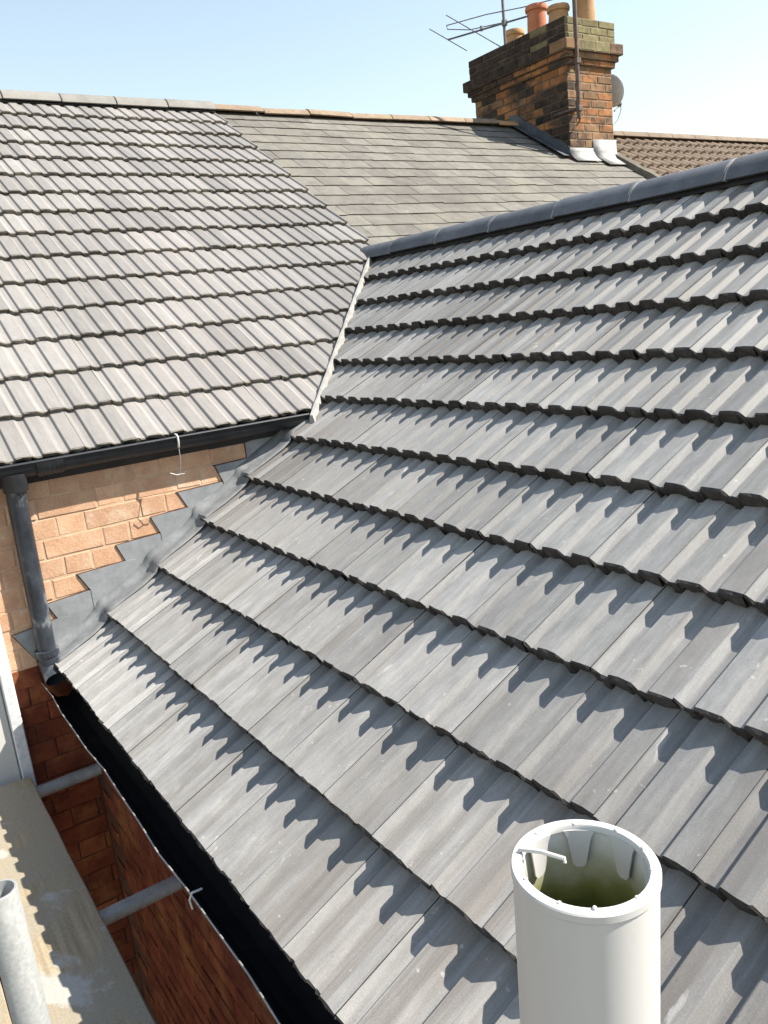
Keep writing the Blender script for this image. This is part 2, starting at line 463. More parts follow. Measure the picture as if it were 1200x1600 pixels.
def tile_mesh(name, L, gauge, seed, TT=TT, hs=1.0, edge='tile_edge'):
    r = random.Random(seed)
    PROF = [(u, w * hs) for u, w in globals()['PROF']]
    n = len(PROF)
    vs = []
    for j in range(5):
        for u, w in PROF:
            if j == 0:      # head
                vs.append((u, L, w - TT * L / gauge))
            elif j == 1:    # a little way above the tail
                vs.append((u, 0.0045 + r.uniform(-.0015, .003), w - TT * 0.0035 / gauge))
            elif j == 2:    # rounded arris
                vs.append((u, r.uniform(-.0025, .0025) + (0.007 if r.random() < .04 else 0), w - 0.003 + r.uniform(-.0015, .001)))
            elif j == 3:    # foot of the tail, worn
                vs.append((u, 0.003 + r.uniform(-.004, .008), w - TT + 0.003 + r.uniform(-.004, .003)))
            else:           # short return underneath
                vs.append((u, 0.07, w - TT - 0.006))
    fs = []
    for j in range(4):
        for i in range(n - 1):
            fs.append((j * n + i, (j + 1) * n + i, (j + 1) * n + i + 1, j * n + i + 1))
    # side walls close the joint gap
    for i in (0, n - 1):
        fs.append((i, n + i, 4 * n + i) if i else (4 * n + i, n + i, i))
    me = mesh_of(name, vs, fs)
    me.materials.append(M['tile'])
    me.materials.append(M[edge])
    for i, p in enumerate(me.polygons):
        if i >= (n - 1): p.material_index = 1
    bm = bmesh.new()
    bm.from_mesh(me)
    bmesh.ops.recalc_face_normals(bm, faces=bm.faces)
    if sum(f.normal.z for f in bm.faces) < 0:
        bmesh.ops.reverse_faces(bm, faces=bm.faces)
    bm.to_mesh(me)
    bm.free()
    return me

def clip_mesh(me, mw, planes):
    """copy of me cut by world planes (co, no); the side no points to is removed"""
    m2 = me.copy()
    inv = mw.inverted()
    bm = bmesh.new()
    bm.from_mesh(m2)
    for co, no in planes:
        c = inv @ Vector(co)
        d = (inv.to_3x3() @ Vector(no)).normalized()
        bmesh.ops.bisect_plane(bm, geom=list(bm.verts) + list(bm.edges) + list(bm.faces), dist=1e-6, plane_co=c, plane_no=d, clear_outer=True)
    ok = len(bm.faces) > 0
    bm.to_mesh(m2)
    bm.free()
    return m2 if ok else None

def side(me, mw, co, no):
    """-1 all kept, +1 all removed, 0 crosses"""
    ds = [(mw @ v.co - Vector(co)).dot(Vector(no)) for v in me.vertices]
    if max(ds) <= 0: return -1
    if min(ds) >= 0: return 1
    return 0

def lay_tile(me, mw, planes, mat, parent):
    cut = []
    for co, no in planes:
        s = side(me, mw, co, no)
        if s == 1:
            return None
        if s == 0:
            cut.append((co, no))
    if cut:
        me = clip_mesh(me, mw, cut)
        if me is None:
            return None
    return link('roof_tile', me, mat, parent, mw)

def jit(mw, r, a=0.0022, rot=0.0035):
    return mw @ Matrix.Translation((r.uniform(-.0002, .0002), r.uniform(-a, a), r.uniform(-.001, .0012))) @ Matrix.Rotation(r.uniform(-rot, rot), 4, 'Z') @ Matrix.Rotation(r.uniform(-rot, rot), 4, 'X')

# --- wing roof deck
YEND = -1.25
mb = MB()
def slab(mb, pts, nrm, t):
    n = len(pts)
    vs = [Vector(p) for p in pts] + [Vector(p) - nrm * t for p in pts]
    fs = [tuple(range(n)), tuple(reversed(range(n, 2 * n)))] + [(i, n + i, n + (i + 1) % n, (i + 1) % n) for i in range(n)]
    mb.add(vs, fs)
def wdeck(x, y): return Vector((x, y, wing_z(x) - 0.080))
slab(mb, [wdeck(0.53, YEND), wdeck(WRX, YEND), wdeck(WRX, WRX - VC - 0.04), wdeck(1.80, 1.80 - VC - 0.04), wdeck(1.80, YW - .01), wdeck(0.53, YW - 0.01)], WN, 0.05)
wdeck_o = mb.build('roof_deck', 'felt', wing)
mb = MB()      # the other slope, over the ridge
slab(mb, [Vector((2 * WRX - x, y, wing_z(x) - 0.02)) for x, y in ((0.45, YEND), (WRX - .02, YEND), (WRX - .02, 4.55), (0.45, YW - .02))], Vector((SP, 0, CP)), 0.05)
mb.build('far_slope', 'tile', wing)

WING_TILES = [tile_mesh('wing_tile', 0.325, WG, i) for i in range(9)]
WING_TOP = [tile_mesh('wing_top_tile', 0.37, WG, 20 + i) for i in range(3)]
r = random.Random(3)
nW = 0
for k in range(1, 12):
    s = WS0 + WG * k
    x_t = wing_pt(s, 0).x
    if x_t > 1.70:
        planes = [((VC + 0.016, 0, 0), (-1, 1, 0))]        # remove x - y < VC
    else:
        planes = [((0, YW - 0.022, 0), (0, 1, 0))]
    j = -11
    while True:
        ystart = 0.882 + TW * j
        if ystart - TW > 5.2: break
        if ystart - TW >= YEND - 0.01:
            me = r.choice(WING_TOP if k == 1 else WING_TILES)
            mw = jit(frame(wing_pt(s, ystart), WU, WV, WN), r)
            if lay_tile(me, mw, planes, 'tile', wdeck_o): nW += 1
        j += 1

# --- main roof deck
mb = MB()
def mdeck(x, y): return Vector((x, y, main_z(y) - 0.080))
XL = -0.85
slab(mb, [mdeck(XL, 3.27), mdeck(1.78, 3.27), mdeck(PARTY - .01, PARTY - .01 - VC), mdeck(PARTY - .01, MRY), mdeck(XL, MRY)], MN, 0.05)
mdeck_o = mb.build('roof_deck', 'felt', house)
mb = MB()
slab(mb, [Vector((x, 2 * MRY - y, main_z(y) - 0.02)) for x, y in ((XL, 3.2), (PARTY - .01, 3.2), (PARTY - .01, MRY - .01), (XL, MRY - .01))], Vector((0, SP, CP)), 0.05)
mb.build('front_slope', 'tile_main', house)
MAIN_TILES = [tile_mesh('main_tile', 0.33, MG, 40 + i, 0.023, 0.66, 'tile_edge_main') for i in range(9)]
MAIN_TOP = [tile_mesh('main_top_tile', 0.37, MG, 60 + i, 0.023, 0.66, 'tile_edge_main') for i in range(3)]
nM = 0
for k in range(0, 15):
    s = MS0 + MG * k
    planes = [((VC - 0.012, 0, 0), (1, -1, 0)), ((PARTY, 0, 0), (1, 0, 0))]
    for j in range(-8, 13):
        xs = 0.765 + TW * j
        if xs > PARTY: break
        me = r.choice(MAIN_TOP if k == 0 else MAIN_TILES)
        mw = jit(frame(main_pt(s, xs), MU, MV, MN), r, 0.004, 0.006)
        if lay_tile(me, mw, planes, 'tile_main', mdeck_o): nM += 1
print('wing tiles', nW, 'main tiles', nM)

# --- valley fillet between the two roofs
mb = MB()
N = 26
for i in range(N + 1):
    t = i / N
    x = 1.735 + (WRX + 0.015 - 1.735) * t
    y = x - VC
    z = wing_z(x)
    a = Vector((1, -1, 0)).normalized()
    ww = 0.011 + 0.004 * math.sin(i * 2.1) * rng.random()
    hh = 0.024 + 0.004 * rng.random()
    c = Vector((x, y, z))
    mb.v += [c - a * ww + Vector((0, 0, 0.004)), c - a * ww * 0.5 + Vector((0, 0, hh)), c + a * ww * 0.6 + Vector((0, 0, hh)), c + a * (ww + .005) + Vector((0, 0, -0.02)), c + a * 0 + Vector((0, 0, -0.05))]
for i in range(N):
    for q in range(5):
        mb.f.append((i * 5 + q, i * 5 + (q + 1) % 5, (i + 1) * 5 + (q + 1) % 5, (i + 1) * 5 + q))
mb.f += [(0, 1, 2, 3, 4), tuple(N * 5 + q for q in range(5))]
mb.build('valley_strip', 'mortar_white', house)

# ------------------------------------------------------------------ ridge tiles
def ridge_mesh(name, L, rad, a0, seed, squash=1.0):
    """axis along local X from 0 to L, arc over +Z"""
    rr = random.Random(seed)
    n = 9
    out = []
    for x in (0.0, 0.004, L - 0.004, L):
        e = 0.003 if x in (0.0, L) else 0.0
        for k in range(n + 1):
            a = a0 + (math.pi - 2 * a0) * k / n
            out.append((x, -(rad - e) * math.cos(a), (rad - e) * math.sin(a) * squash))
    inn = []
    for x in (0.0, L):
        for k in range(n + 1):
            a = a0 + (math.pi - 2 * a0) * k / n
            inn.append((x, -(rad - .016) * math.cos(a), (rad - .016) * math.sin(a) * squash))
    vs = out + inn
    m = n + 1
    fs = []
    for j in range(3):
        for k in range(n):
            fs.append((j * m + k, (j + 1) * m + k, (j + 1) * m + k + 1, j * m + k + 1))
    b = 4 * m
    for k in range(n):
        fs.append((k, k + 1, b + k + 1, b + k))
        fs.append((3 * m + k, b + m + k, b + m + k + 1, 3 * m + k + 1))
    for q in (0, n):
        fs.append((q, b + q, b + m + q, 3 * m + q))
    me = mesh_of(name, vs, fs)
    bm = bmesh.new()
    bm.from_mesh(me)
    bmesh.ops.recalc_face_normals(bm, faces=bm.faces)
    bm.to_mesh(me)
    bm.free()
    me.polygons.foreach_set('use_smooth', [True] * len(me.polygons))
    try:
        me.set_sharp_from_angle(angle=math.radians(35))
    except Exception:
        pass
    return me

X_, Y_, Z_ = Vector((1, 0, 0)), Vector((0, 1, 0)), Vector((0, 0, 1))
RL = 0.448
rm = ridge_mesh('wing_ridge', RL - 0.009, 0.114, 0.26, 1)
zr = wing_z(WRX)
for i in range(-7, 7):
    y0 = 1.946 + RL * i
    L = RL
    mw = frame(Vector((WRX, y0, zr - 0.076 + r.uniform(-.004, .004))), Y_, -X_, Z_) @ Matrix.Rotation(r.uniform(-.006, .006), 4, 'Y')
    if y0 + RL > 4.66:
        continue
    link('ridge_tile', rm, 'ridge_dark', wing, mw)
rm2 = ridge_mesh('wing_ridge_end', 4.585 - (1.946 + RL * 5) - 0.004 if False else 0.40, 0.114, 0.26, 2)
link('ridge_tile', rm2, 'ridge_dark', wing, frame(Vector((WRX, 1.946 + RL * 6, zr - 0.076)), Y_, -X_, Z_))
mj = ridge_mesh('ridge_mortar', 0.012, 0.1115, 0.26, 8)
for i in range(-6, 7):
    link('ridge_joint', mj, 'mortar_white', wing, frame(Vector((WRX, 1.946 + RL * i - 0.0105, zr - 0.076)), Y_, -X_, Z_))
mb = MB()     # dark bedding under the wing ridge
mb.prism([(WRX - .10, zr - .072), (WRX - .05, zr - .03), (WRX, zr - .012), (WRX + .05, zr - .03), (WRX + .10, zr - .072)], 1, YEND, 4.58)
mb.build('ridge_bedding', 'felt', wing)

RM = 0.414
mr_ = ridge_mesh('main_ridge', RM - 0.008, 0.108, 0.25, 3)
zm = main_z(MRY)
for i in range(-6, 3):
    mw = frame(Vector((1.888 + RM * i + 0.004, MRY, zm - 0.068 + r.uniform(-.003, .003))), X_, Y_, Z_)
    link('ridge_tile', mr_, 'ridge_grey', house, mw)
MB().prism([(MRY - .095, zm - .06), (MRY, zm - .005), (MRY + .095, zm - .06)], 0, XL, PARTY).build('ridge_bedding', 'felt', house)

# ------------------------------------------------------------------ house bodies
mb = MB()
mb.box(-4.5, PARTY - 0.005, YW - 0.0004, 2 * MRY - YW, -1.225, main_z(YW) - 0.13)
mb.prism([(YW + .02, main_z(YW) - .13), (MRY, main_z(MRY) - .14), (2 * MRY - YW - .02, main_z(YW) - .13)], 0, -4.5, PARTY - .005)
mb.build('wall', 'mortar_orange', house)
MB().box(-4.5, PARTY - 0.005, YW + 0.003, 2 * MRY - YW, GROUND, -1.2252).build('lower_wall', 'mortar_red', house)
mb = MB()      # roof farther to the left, out of the photograph
slab(mb, [Vector((x, y, main_z(y) - 0.02)) for x, y in ((-4.6, 3.22), (XL - .01, 3.22), (XL - .01, MRY - .01), (-4.6, MRY - .01))], MN, 0.06)
mb.build('roof_slope', 'tile_main', house)

XWALL = 0.575
mb = MB()
mb.box(XWALL + 0.004, 2 * WRX - XWALL, YEND + .05, YW - .002, GROUND, wing_z(XWALL) - 0.14)
mb.prism([(XWALL + .02, wing_z(XWALL) - .141), (WRX, wing_z(WRX) - .14), (2 * WRX - XWALL - .02, wing_z(XWALL) - .141)], 1, YEND + .05, YW - .002)
wwall = mb.build('wall', 'mortar_red', wing)

# ------------------------------------------------------------------ bricks
def brick_mesh(name, l, h, d, seed, ch=0.004, j=0.0025):
    """front face looks along -Y at y=0, centred on x, z"""
    rr = random.Random(seed)
    def q(v): return v + rr.uniform(-j, j)
    vs = []
    for dx, dz in ((-1, -1), (1, -1), (1, 1), (-1, 1)):
        vs.append((q(dx * (l / 2 - ch)), rr.uniform(-.0012, .0012), q(dz * (h / 2 - ch))))
    for dx, dz in ((-1, -1), (1, -1), (1, 1), (-1, 1)):
        vs.append((q(dx * l / 2), ch, q(dz * h / 2)))
    for dx, dz in ((-1, -1), (1, -1), (1, 1), (-1, 1)):
        vs.append((dx * l / 2, d, dz * h / 2))
    fs = [(0, 1, 2, 3)]
    for b in (0, 4):
        for i in range(4):
            fs.append((b + i, b + 4 + i, b + 4 + (i + 1) % 4, b + (i + 1) % 4))
    me = mesh_of(name, vs, fs)
    bm = bmesh.new()
    bm.from_mesh(me)
    bmesh.ops.recalc_face_normals(bm, faces=bm.faces)
    f0 = min(bm.faces, key=lambda f: f.calc_center_median().y)
    if f0.normal.y > 0:
        bmesh.ops.reverse_faces(bm, faces=bm.faces)
    bm.to_mesh(me)
    bm.free()
    return me

CH = 0.0812
STR, HDR, JT = 0.228, 0.108, 0.006
houseS = [brick_mesh('house_stretcher', STR - JT, CH - JT, 0.03, i, 0.0028, 0.0035) for i in range(4)]
houseH = [brick_mesh('house_header', HDR - JT, CH - JT, 0.03, 10 + i, 0.0028, 0.0035) for i in range(3)]
hwall = [c for c in house.children if c.name.startswith('wall')][0]
z_top = -0.626
rb = random.Random(11)
nb = 0
for c in range(-3, 26):
    zc = z_top - CH * (c + 0.5)
    x = -0.62 + (0.168 if c % 2 else 0.0)
    st = True
    while x < 1.66:
        l = STR if st else HDR
        xc = x + l / 2
        roof_here = wing_z(xc + l / 2) if xc + l / 2 > 0.60 and zc > -1.2 else -9
        cuts = []
        lo, hi = -0.35, 1.66
        if zc < -1.20: hi = XWALL
        if -2.0 < zc < -0.60: lo = 0.342
        vis = zc + CH / 2 > roof_here - 0.02 and zc + CH / 2 < -0.36 and xc + l / 2 > lo + .01 and xc - l / 2 < hi - .01
        if vis:
            me = rb.choice(houseS if st else houseH)
            mw = Matrix.Translation((xc, YW - 0.0012 - rb.uniform(0, .0034), zc + rb.uniform(-.0015, .0015))) @ Matrix.Rotation(rb.uniform(-.006, .006), 4, 'Y')
            if xc - l / 2 < lo: cuts.append(((lo, 0, 0), (-1, 0, 0)))
            if xc + l / 2 > hi: cuts.append(((hi, 0, 0), (1, 0, 0)))
            if cuts: me = clip_mesh(me, mw, cuts)
            link('brick', me, 'brick_red' if zc < -1.225 else 'brick_orange', hwall, mw)
            nb += 1
        x += l
        st = not st
wingS = [brick_mesh('wing_stretcher', 0.217, CH - 0.011, 0.03, 30 + i) for i in range(4)]
wingH = [brick_mesh('wing_header', 0.100, CH - 0.011, 0.03, 40 + i) for i in range(3)]
RWALL = Matrix.Rotation(-math.pi / 2, 4, 'Z')      # local -Y looks along -X
nwb = 0
for c in range(0, 19):
    zc = -1.285 - CH * (c + 0.5)
    y = 0.55 + (0.168 if c % 2 else 0.0)
    st = True
    while y < YW - 0.02:
        l = STR if st else HDR
        if y + l < YW - 0.005:
            mw = Matrix.Translation((XWALL - rb.uniform(0, .003), y + l / 2, zc)) @ RWALL
            link('brick', rb.choice(wingS if st else wingH), 'brick_red', wwall, mw)
            nwb += 1
        y += l
        st = not st
print('bricks', nb, nwb)

# ------------------------------------------------------------------ stepped lead flashing
steps = [(1.60, -0.47), (1.455, -0.478), (1.455, -0.548), (1.30, -0.553), (1.327, -0.628), (1.118, -0.634), (1.152, -0.706), (0.985, -0.712), (1.016, -0.788),
         (0.826, -0.795), (0.853, -0.868), (0.657, -0.876), (0.694, -0.950), (0.520, -0.962), (0.550, -1.03), (0.378, -1.05), (0.440, -1.171), (0.520, -1.25)]
low = [(x, wing_z(x) + 0.012) for x in (0.52, 0.62, 0.85, 1.10, 1.35, 1.55, 1.74)]
low[0] = (0.535, wing_z(0.535) + 0.01)
poly = steps[::-1] + [(1.74, -0.44)]
# one cut and dressed piece of lead per step, each lapping the one below
tops = [((1.74, -0.43), (1.455, -0.478), (1.455, -0.548))] + [(steps[q], steps[q + 1], steps[q + 2]) for q in range(2, len(steps) - 2, 2)]
for q, (A, B, C2) in enumerate(tops):
    xr = A[0] + (0.045 if q else 0.0)
    xl = C2[0]
    last = q == len(tops) - 1
    pl = [(xr, A[1] - (0.003 if q else 0)), (A[0], A[1]), B, C2]
    pl += [(xl, wing_z(xl) + .010)] if not last else [(0.520, -1.25), (0.535, wing_z(0.535) + .01)]
    pl += [(xr, wing_z(xr) + .010)]
    off = 0.0022 * (q % 2) + rng.uniform(0, .0008)
    mb = MB()
    mb.prism(pl, 1, YW - 0.0075 - off, YW - 0.003)
    fo = mb.build('lead_flashing', 'lead', wing)
    bm = bmesh.new(); bm.from_mesh(fo.data)
    bmesh.ops.triangulate(bm, faces=[f for f in bm.faces if len(f.verts) > 4])
    bm.to_mesh(fo.data); bm.free()
mb = MB()                                   # dark strips painting the shadow gap of the raked-out joint beside the lead
for i in range(2, len(steps) - 1):
    a, b = Vector((steps[i - 1][0], 0, steps[i - 1][1])), Vector((steps[i][0], 0, steps[i][1]))
    d = (b - a).normalized(); nn = Vector((d.z, 0, -d.x))
    if nn.x * -1 + nn.z < 0: nn = -nn
    w = 0.0022 + 0.003 * rng.random()
    ext = 0.012 * rng.random()
    q = [a, b + d * ext, b + d * ext + nn * w * rng.uniform(.3, 1), a + nn * w]
    vs = [Vector((p.x, YW - 0.0062, p.z)) for p in q] + [Vector((p.x, YW - 0.002, p.z)) for p in q]
    mb.add(vs, [(0, 1, 2, 3), (7, 6, 5, 4), (0, 4, 5, 1), (1, 5, 6, 2), (2, 6, 7, 3), (3, 7, 4, 0)])
mb.build('raked_joint_shade', 'mortar_red', wing)
# apron dressed over the tiles
mb = MB()
NS = 66
s_a, s_b = wing_pt(0, 0).x, 0
cols = 8
s_lo = WS0 + WG * 11 - 0.012
s_hi = -(1.735 * CP + wing_z(1.735) * SP)
for i in range(NS + 1):
    s = s_lo + (s_hi - s_lo) * i / NS
    ph = ((s - WS0) / WG) % 1.0                      # 0 right at a tail, rising up-slope towards next tail
    d = 1.0 - ph if ph > 0 else 0.0
    top = -TT * d                                    # tile surface falls up-slope from its tail
    bl = max(0.0, 1 - ph / 0.30)
    soft = 0.8 * top * (1 - bl) + bl * (-TT * 0.45)
    if ph > 0.93: soft = -TT * 0.45 * (ph - .93) / .07 * 0.6
    for q in range(cols):
        t = q / (cols - 1)
        y = YW - 0.006 - 0.108 * t - (0.003 * math.sin(i * 0.35) + 0.0015 * math.sin(i * 1.1)) * (t ** 3)
        w = soft + TH + 0.006 + 0.030 * max(0, 1 - t * 3.0) ** 2 + 0.003 * math.sin(i * 0.7 + q) * (1 - t)
        if t > 0.9: w -= 0.004
        mb.v.append(wing_pt(s, y, w))
for i in range(NS):
    for q in range(cols - 1):
        mb.f.append((i * cols + q, i * cols + q + 1, (i + 1) * cols + q + 1, (i + 1) * cols + q))
ap = mb.build('lead_apron', 'lead_roof', wing, smooth=True, fix=False)
sol = ap.modifiers.new('thick', 'SOLIDIFY'); sol.thickness = 0.003; sol.offset = 0

# ------------------------------------------------------------------ gutters and downpipe
def gutter_profile(rw, depth, n=10):
    return [(rw * math.cos(math.pi + math.pi * k / n), depth * math.sin(math.pi + math.pi * k / n)) for k in range(n + 1)]

def half_gutter(axis, c, zc, a, b, rw, depth, t=0.004):
    """half round trough about (c, zc), along axis from a to b"""
    o = gutter_profile(rw, depth); i_ = gutter_profile(rw - t, depth - t)
    prof = o + i_[::-1]
    mb = MB()
    poly = [(c + p[0], zc + p[1]) for p in prof]
    n = len(poly)
    def pt(p, s): return (s, p[0], p[1]) if axis == 0 else (p[0], s, p[1])
    K = 24
    for k in range(K + 1):
        s = a + (b - a) * k / K
        mb.v += [Vector(pt(p, s)) + Vector((0, 0, 0.0015 * math.sin(k * 1.7))) for p in poly]
    for k in range(K):
        for q in range(n):
            mb.f.append((k * n + q, k * n + (q + 1) % n, (k + 1) * n + (q + 1) % n, (k + 1) * n + q))
    mb.f += [tuple(range(n)), tuple(K * n + q for q in range(n))]
    return mb

gz = main_z(3.235) - 0.012
gut = half_gutter(0, 3.238, gz, -2.4, 1.735, 0.045, 0.054).build('gutter', 'black_plastic', house, smooth=True)
MB().box(-2.4, 1.66, 3.279, YW - .004, gz - 0.05, gz + 0.03).build('fascia', 'gutter_inside', house)
# mortar and debris packed under the lowest tiles
mb = MB()
q_ = random.Random(4)
nq = 150
for i in range(nq + 1):
    xx = -0.85 + 2.56 * i / nq
    a_, b_ = q_.uniform(-.008, .008), q_.uniform(-.007, .007)
    mb.v += [Vector((xx, 3.252 + .3 * a_, main_z(3.25) - .02)), Vector((xx, 3.213 + a_, main_z(3.235) - .024 + .5 * b_)), Vector((xx, 3.214 + a_, main_z(3.235) - .040 + b_)), Vector((xx, 3.262, main_z(3.235) - .062))]
for i in range(nq):
    for k in range(3):
        mb.f.append((i * 4 + k, i * 4 + k + 1, (i + 1) * 4 + k + 1, (i + 1) * 4 + k))
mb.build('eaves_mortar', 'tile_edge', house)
# bead on the front rim and a joint piece
MB().tube([(-2.4, 3.192, gz + .001), (1.735, 3.192, gz + .001)], 0.006, 8).build('gutter_bead', 'black_plastic', gut, smooth=True)
for gx in (0.62, -0.9):
    half_gutter(0, 3.238, gz - .002, gx - .05, gx + .05, 0.050, 0.059).build('gutter_joint', 'black_plastic', gut, smooth=True)
half_gutter(0, 3.238, gz, 1.728, 1.745, 0.048, 0.058, 0.03).build('stop_end', 'black_plastic', gut)
# white clip hooked over the gutter with a bent wire below
cy = 3.184
mb = MB()
mb.tube([(1.118, 3.21, gz + .012), (1.118, 3.194, gz + .011), (1.118, cy, gz + .004), (1.117, cy - .004, gz - .02), (1.117, cy + .004, gz - .040)], 0.0042, 8)
clip = mb.build('gutter_clip', 'white_plastic', house, smooth=True)
mb = MB()
mb.tube([(1.117, cy + .004, gz - .045), (1.112, 3.175, gz - .09), (1.106, 3.19, gz - .15)], 0.0016, 6)
mb.tube([(1.065, 3.19, gz - .138), (1.09, 3.185, gz - .150), (1.106, 3.19, gz - .15), (1.125, 3.19, gz - .152), (1.135, 3.188, gz - .138)], 0.002, 6)
mb.build('hanging_wire', 'steel', house, smooth=True)

dp = MB().tube([(0.490, 3.236, gz - .050), (0.491, 3.242, gz - .09), (0.490, 3.262, gz - .14), (0.487, 3.262, -0.75), (0.481, 3.262, -1.14)], 0.0355, 20).build('downpipe', 'pipe_black', house, smooth=True)
MB().tube([(0.490, 3.236, gz - .035), (0.490, 3.236, gz - .10)], [0.048, 0.043], 20).build('outlet', 'black_plastic', dp, smooth=True)
MB().tube([(0.480, 3.255, -1.128), (0.480, 3.255, -1.150)], 0.0455, 20).build('collar', 'pipe_black', dp, smooth=True)
MB().tube([(0.480, 3.255, -1.165), (0.480, 3.255, -1.178)], 0.0455, 20).build('collar', 'pipe_black', dp, smooth=True)
MB().tube([(0.480, 3.255, -1.14), (0.480, 3.248, -1.20), (0.484, 3.20, -1.238)], 0.041, 20, cap=False).build('shoe', 'pipe_black', dp, smooth=True)

# wing gutter: deep black trough under the tile tails
GXO, GZ = 0.437, -1.268
prof = [(GXO, GZ), (GXO + .014, GZ - .03), (GXO + .045, GZ - .08), (GXO + .09, GZ - .09), (GXO + .12, GZ - .06), (GXO + .122, GZ + .03)]
inn = [(GXO + .118, GZ + .03), (GXO + .114, GZ - .058), (GXO + .088, GZ - .085), (GXO + .048, GZ - .075), (GXO + .018, GZ - .03), (GXO + .004, GZ)]
mb = MB()
K = 26
poly = prof + inn
n = len(poly)
for k in range(K + 1):
    yy = YEND + (YW - 0.02 - YEND) * k / K
    wob = 0.0035 * math.sin(k * 1.3) + 0.002 * math.sin(k * 3.1)
    mb.v += [Vector((p[0] + wob * (1 if p[1] > GZ - .05 and p[0] < GXO + .05 else 0), yy, p[1] + 0.4 * wob)) for p in poly]
for k in range(K):
    for q in range(n):
        mb.f.append((k * n + q, k * n + (q + 1) % n, (k + 1) * n + (q + 1) % n, (k + 1) * n + q))
mb.f += [tuple(range(n)), tuple(K * n + q for q in range(n))]
wg = mb.build('gutter', 'gutter_inside', wing)
mb = MB()
pp = []
for k in range(K + 1):
    yy = YEND + (YW - 0.02 - YEND) * k / K
    wob = 0.0035 * math.sin(k * 1.3) + 0.002 * math.sin(k * 3.1)
    pp.append((GXO + .001 + wob, yy, GZ + .003 + .4 * wob))
mb.tube(pp, 0.0022, 6)
mb.build('gutter_rim', 'steel', wg, smooth=True)
for yy in (1.675,):
    mb = MB().tube([(GXO + .03, yy, GZ + .004), (GXO + .004, yy - .004, GZ + .009), (GXO - .004, yy - .006, GZ - .004), (GXO - .001, yy - .006, GZ - .03)], 0.003, 8)
    mb.build('gutter_clip', 'white_plastic', wg, smooth=True)

# ------------------------------------------------------------------ white window in the main wall, beside the scaffold
win = MB().box(-0.30, 0.338, YW - 0.004, YW + .02, -2.0, -0.60).build('window', 'upvc', house, label='white plastic window at the left edge of the wall')
mb = MB()
mb.box(0.296, 0.340, YW - 0.040, YW + .0, -2.0, -0.60)
mb.build('window_frame', 'upvc', win, bevel=0.004)
MB().box(-0.24, 0.292, YW - 0.018, YW - .0045, -1.94, -0.655).build('panel', 'white_plastic', win, bevel=0.003)

# ------------------------------------------------------------------ neighbour's slate roof
SL0 = -0.02
mb = MB()
XR = 7.30
slab(mb, [Vector((x, y, main_z(y) - 0.05)) for x, y in ((PARTY + .004, 3.3), (XR, 3.3), (XR, MRY), (PARTY + .004, MRY))], MN, 0.06)
sdeck = mb.build('roof_deck', 'slate', nbr)
mb = MB()
slab(mb, [Vector((x, 2 * MRY - y, main_z(y) - 0.05)) for x, y in ((PARTY + .004, 3.3), (XR, 3.3), (XR, MRY - .002), (PARTY + .004, MRY - .002))], Vector((0, SP, CP)), 0.06)
mb.build('front_slope', 'slate', nbr)
mb = MB().box(PARTY + .005, XR, YW + .004, 2 * MRY - YW, GROUND, main_z(YW) - 0.16)
mb.prism([(YW + .02, main_z(YW) - .161), (MRY, main_z(MRY) - .16), (2 * MRY - YW - .02, main_z(YW) - .161)], 0, PARTY + .005, XR)
mb.build('wall', 'brick_red', nbr)

def slate_mesh(name, w, l, seed):
    q = random.Random(seed)
    t = 0.0045
    x0, x1 = 0.001, w - 0.002
    e = [q.uniform(-.003, .003) for _ in range(5)]
    foot = [(x0, e[0]), (x0 + (x1 - x0) * .35, e[1]), (x0 + (x1 - x0) * .7, e[2]), (x1, e[3])]
    vs = [(a, b, 0) for a, b in foot] + [(x1, l, -0.010), (x0, l, -0.010)]
    vs += [(a, b + .002, -t) for a, b in foot]
    fs = [(0, 1, 2, 3, 4, 5), (0, 6, 7, 1), (1, 7, 8, 2), (2, 8, 9, 3), (3, 9, 4), (0, 5, 6)]
    return mesh_of(name, vs, fs)
SLW, SLG = 0.218, 0.172
sl = [slate_mesh('slate', SLW, 0.235, i) for i in range(6)]
rs = random.Random(5)
nS = 0
top_s = -6.645
extra = MB()
for row in range(20):
    s = top_s + SLG * (row + 0.72)
    for j in range(-1, 21):
        x = PARTY + 0.002 + SLW * (j + (0.5 if row % 2 else 0.0))
        if x + SLW < PARTY + .02 or x > XR - .05: continue
        # skip those under the chimney
        yc = main_pt(s, 0).y
        if 6.60 < x + SLW / 2 < 7.2 and yc > 5.99: continue
        zc_ = main_z(yc); tt_ = WRX / (x + SLW / 2)
        if zc_ * tt_ < 0.33 and yc * tt_ < 4.5: continue      # far below the wing's ridge line
        mw = frame(main_pt(s, x, -0.022 + rs.uniform(0, .0025)), MU, MV, MN) @ Matrix.Translation((0, rs.uniform(-.006, .006), 0)) @ Matrix.Rotation(rs.uniform(-.012, .012), 4, 'Z')
        me = rs.choice(sl)
        if x < PARTY + .004:
            me = clip_mesh(me, mw, [((PARTY + .004, 0, 0), (-1, 0, 0))])
        if nS < 300:
            link('slate', me, 'slate', sdeck, mw)
        else:
            extra.add([mw @ v.co for v in me.vertices], [tuple(p.vertices) for p in me.polygons])
        nS += 1
print('slates', nS)
if extra.v:
    ex = extra.build('slates', 'slate', sdeck, fix=False)
    ex['kind'] = 'stuff'
trm = ridge_mesh('clay_ridge', 0.445, 0.100, 0.42, 5)
for i in range(10):
    x0 = PARTY + 0.01 + 0.452 * i
    if x0 > XR - 0.2: continue
    mw = frame(Vector((x0, MRY, zm - 0.080 + rs.uniform(-.010, .006))), X_, Y_, Z_) @ Matrix.Rotation(rs.uniform(-.02, .02), 4, 'Y')
    o = link('ridge_tile', trm, 'terracotta_ridge' if i < 7 else 'pot_buff', nbr, mw)

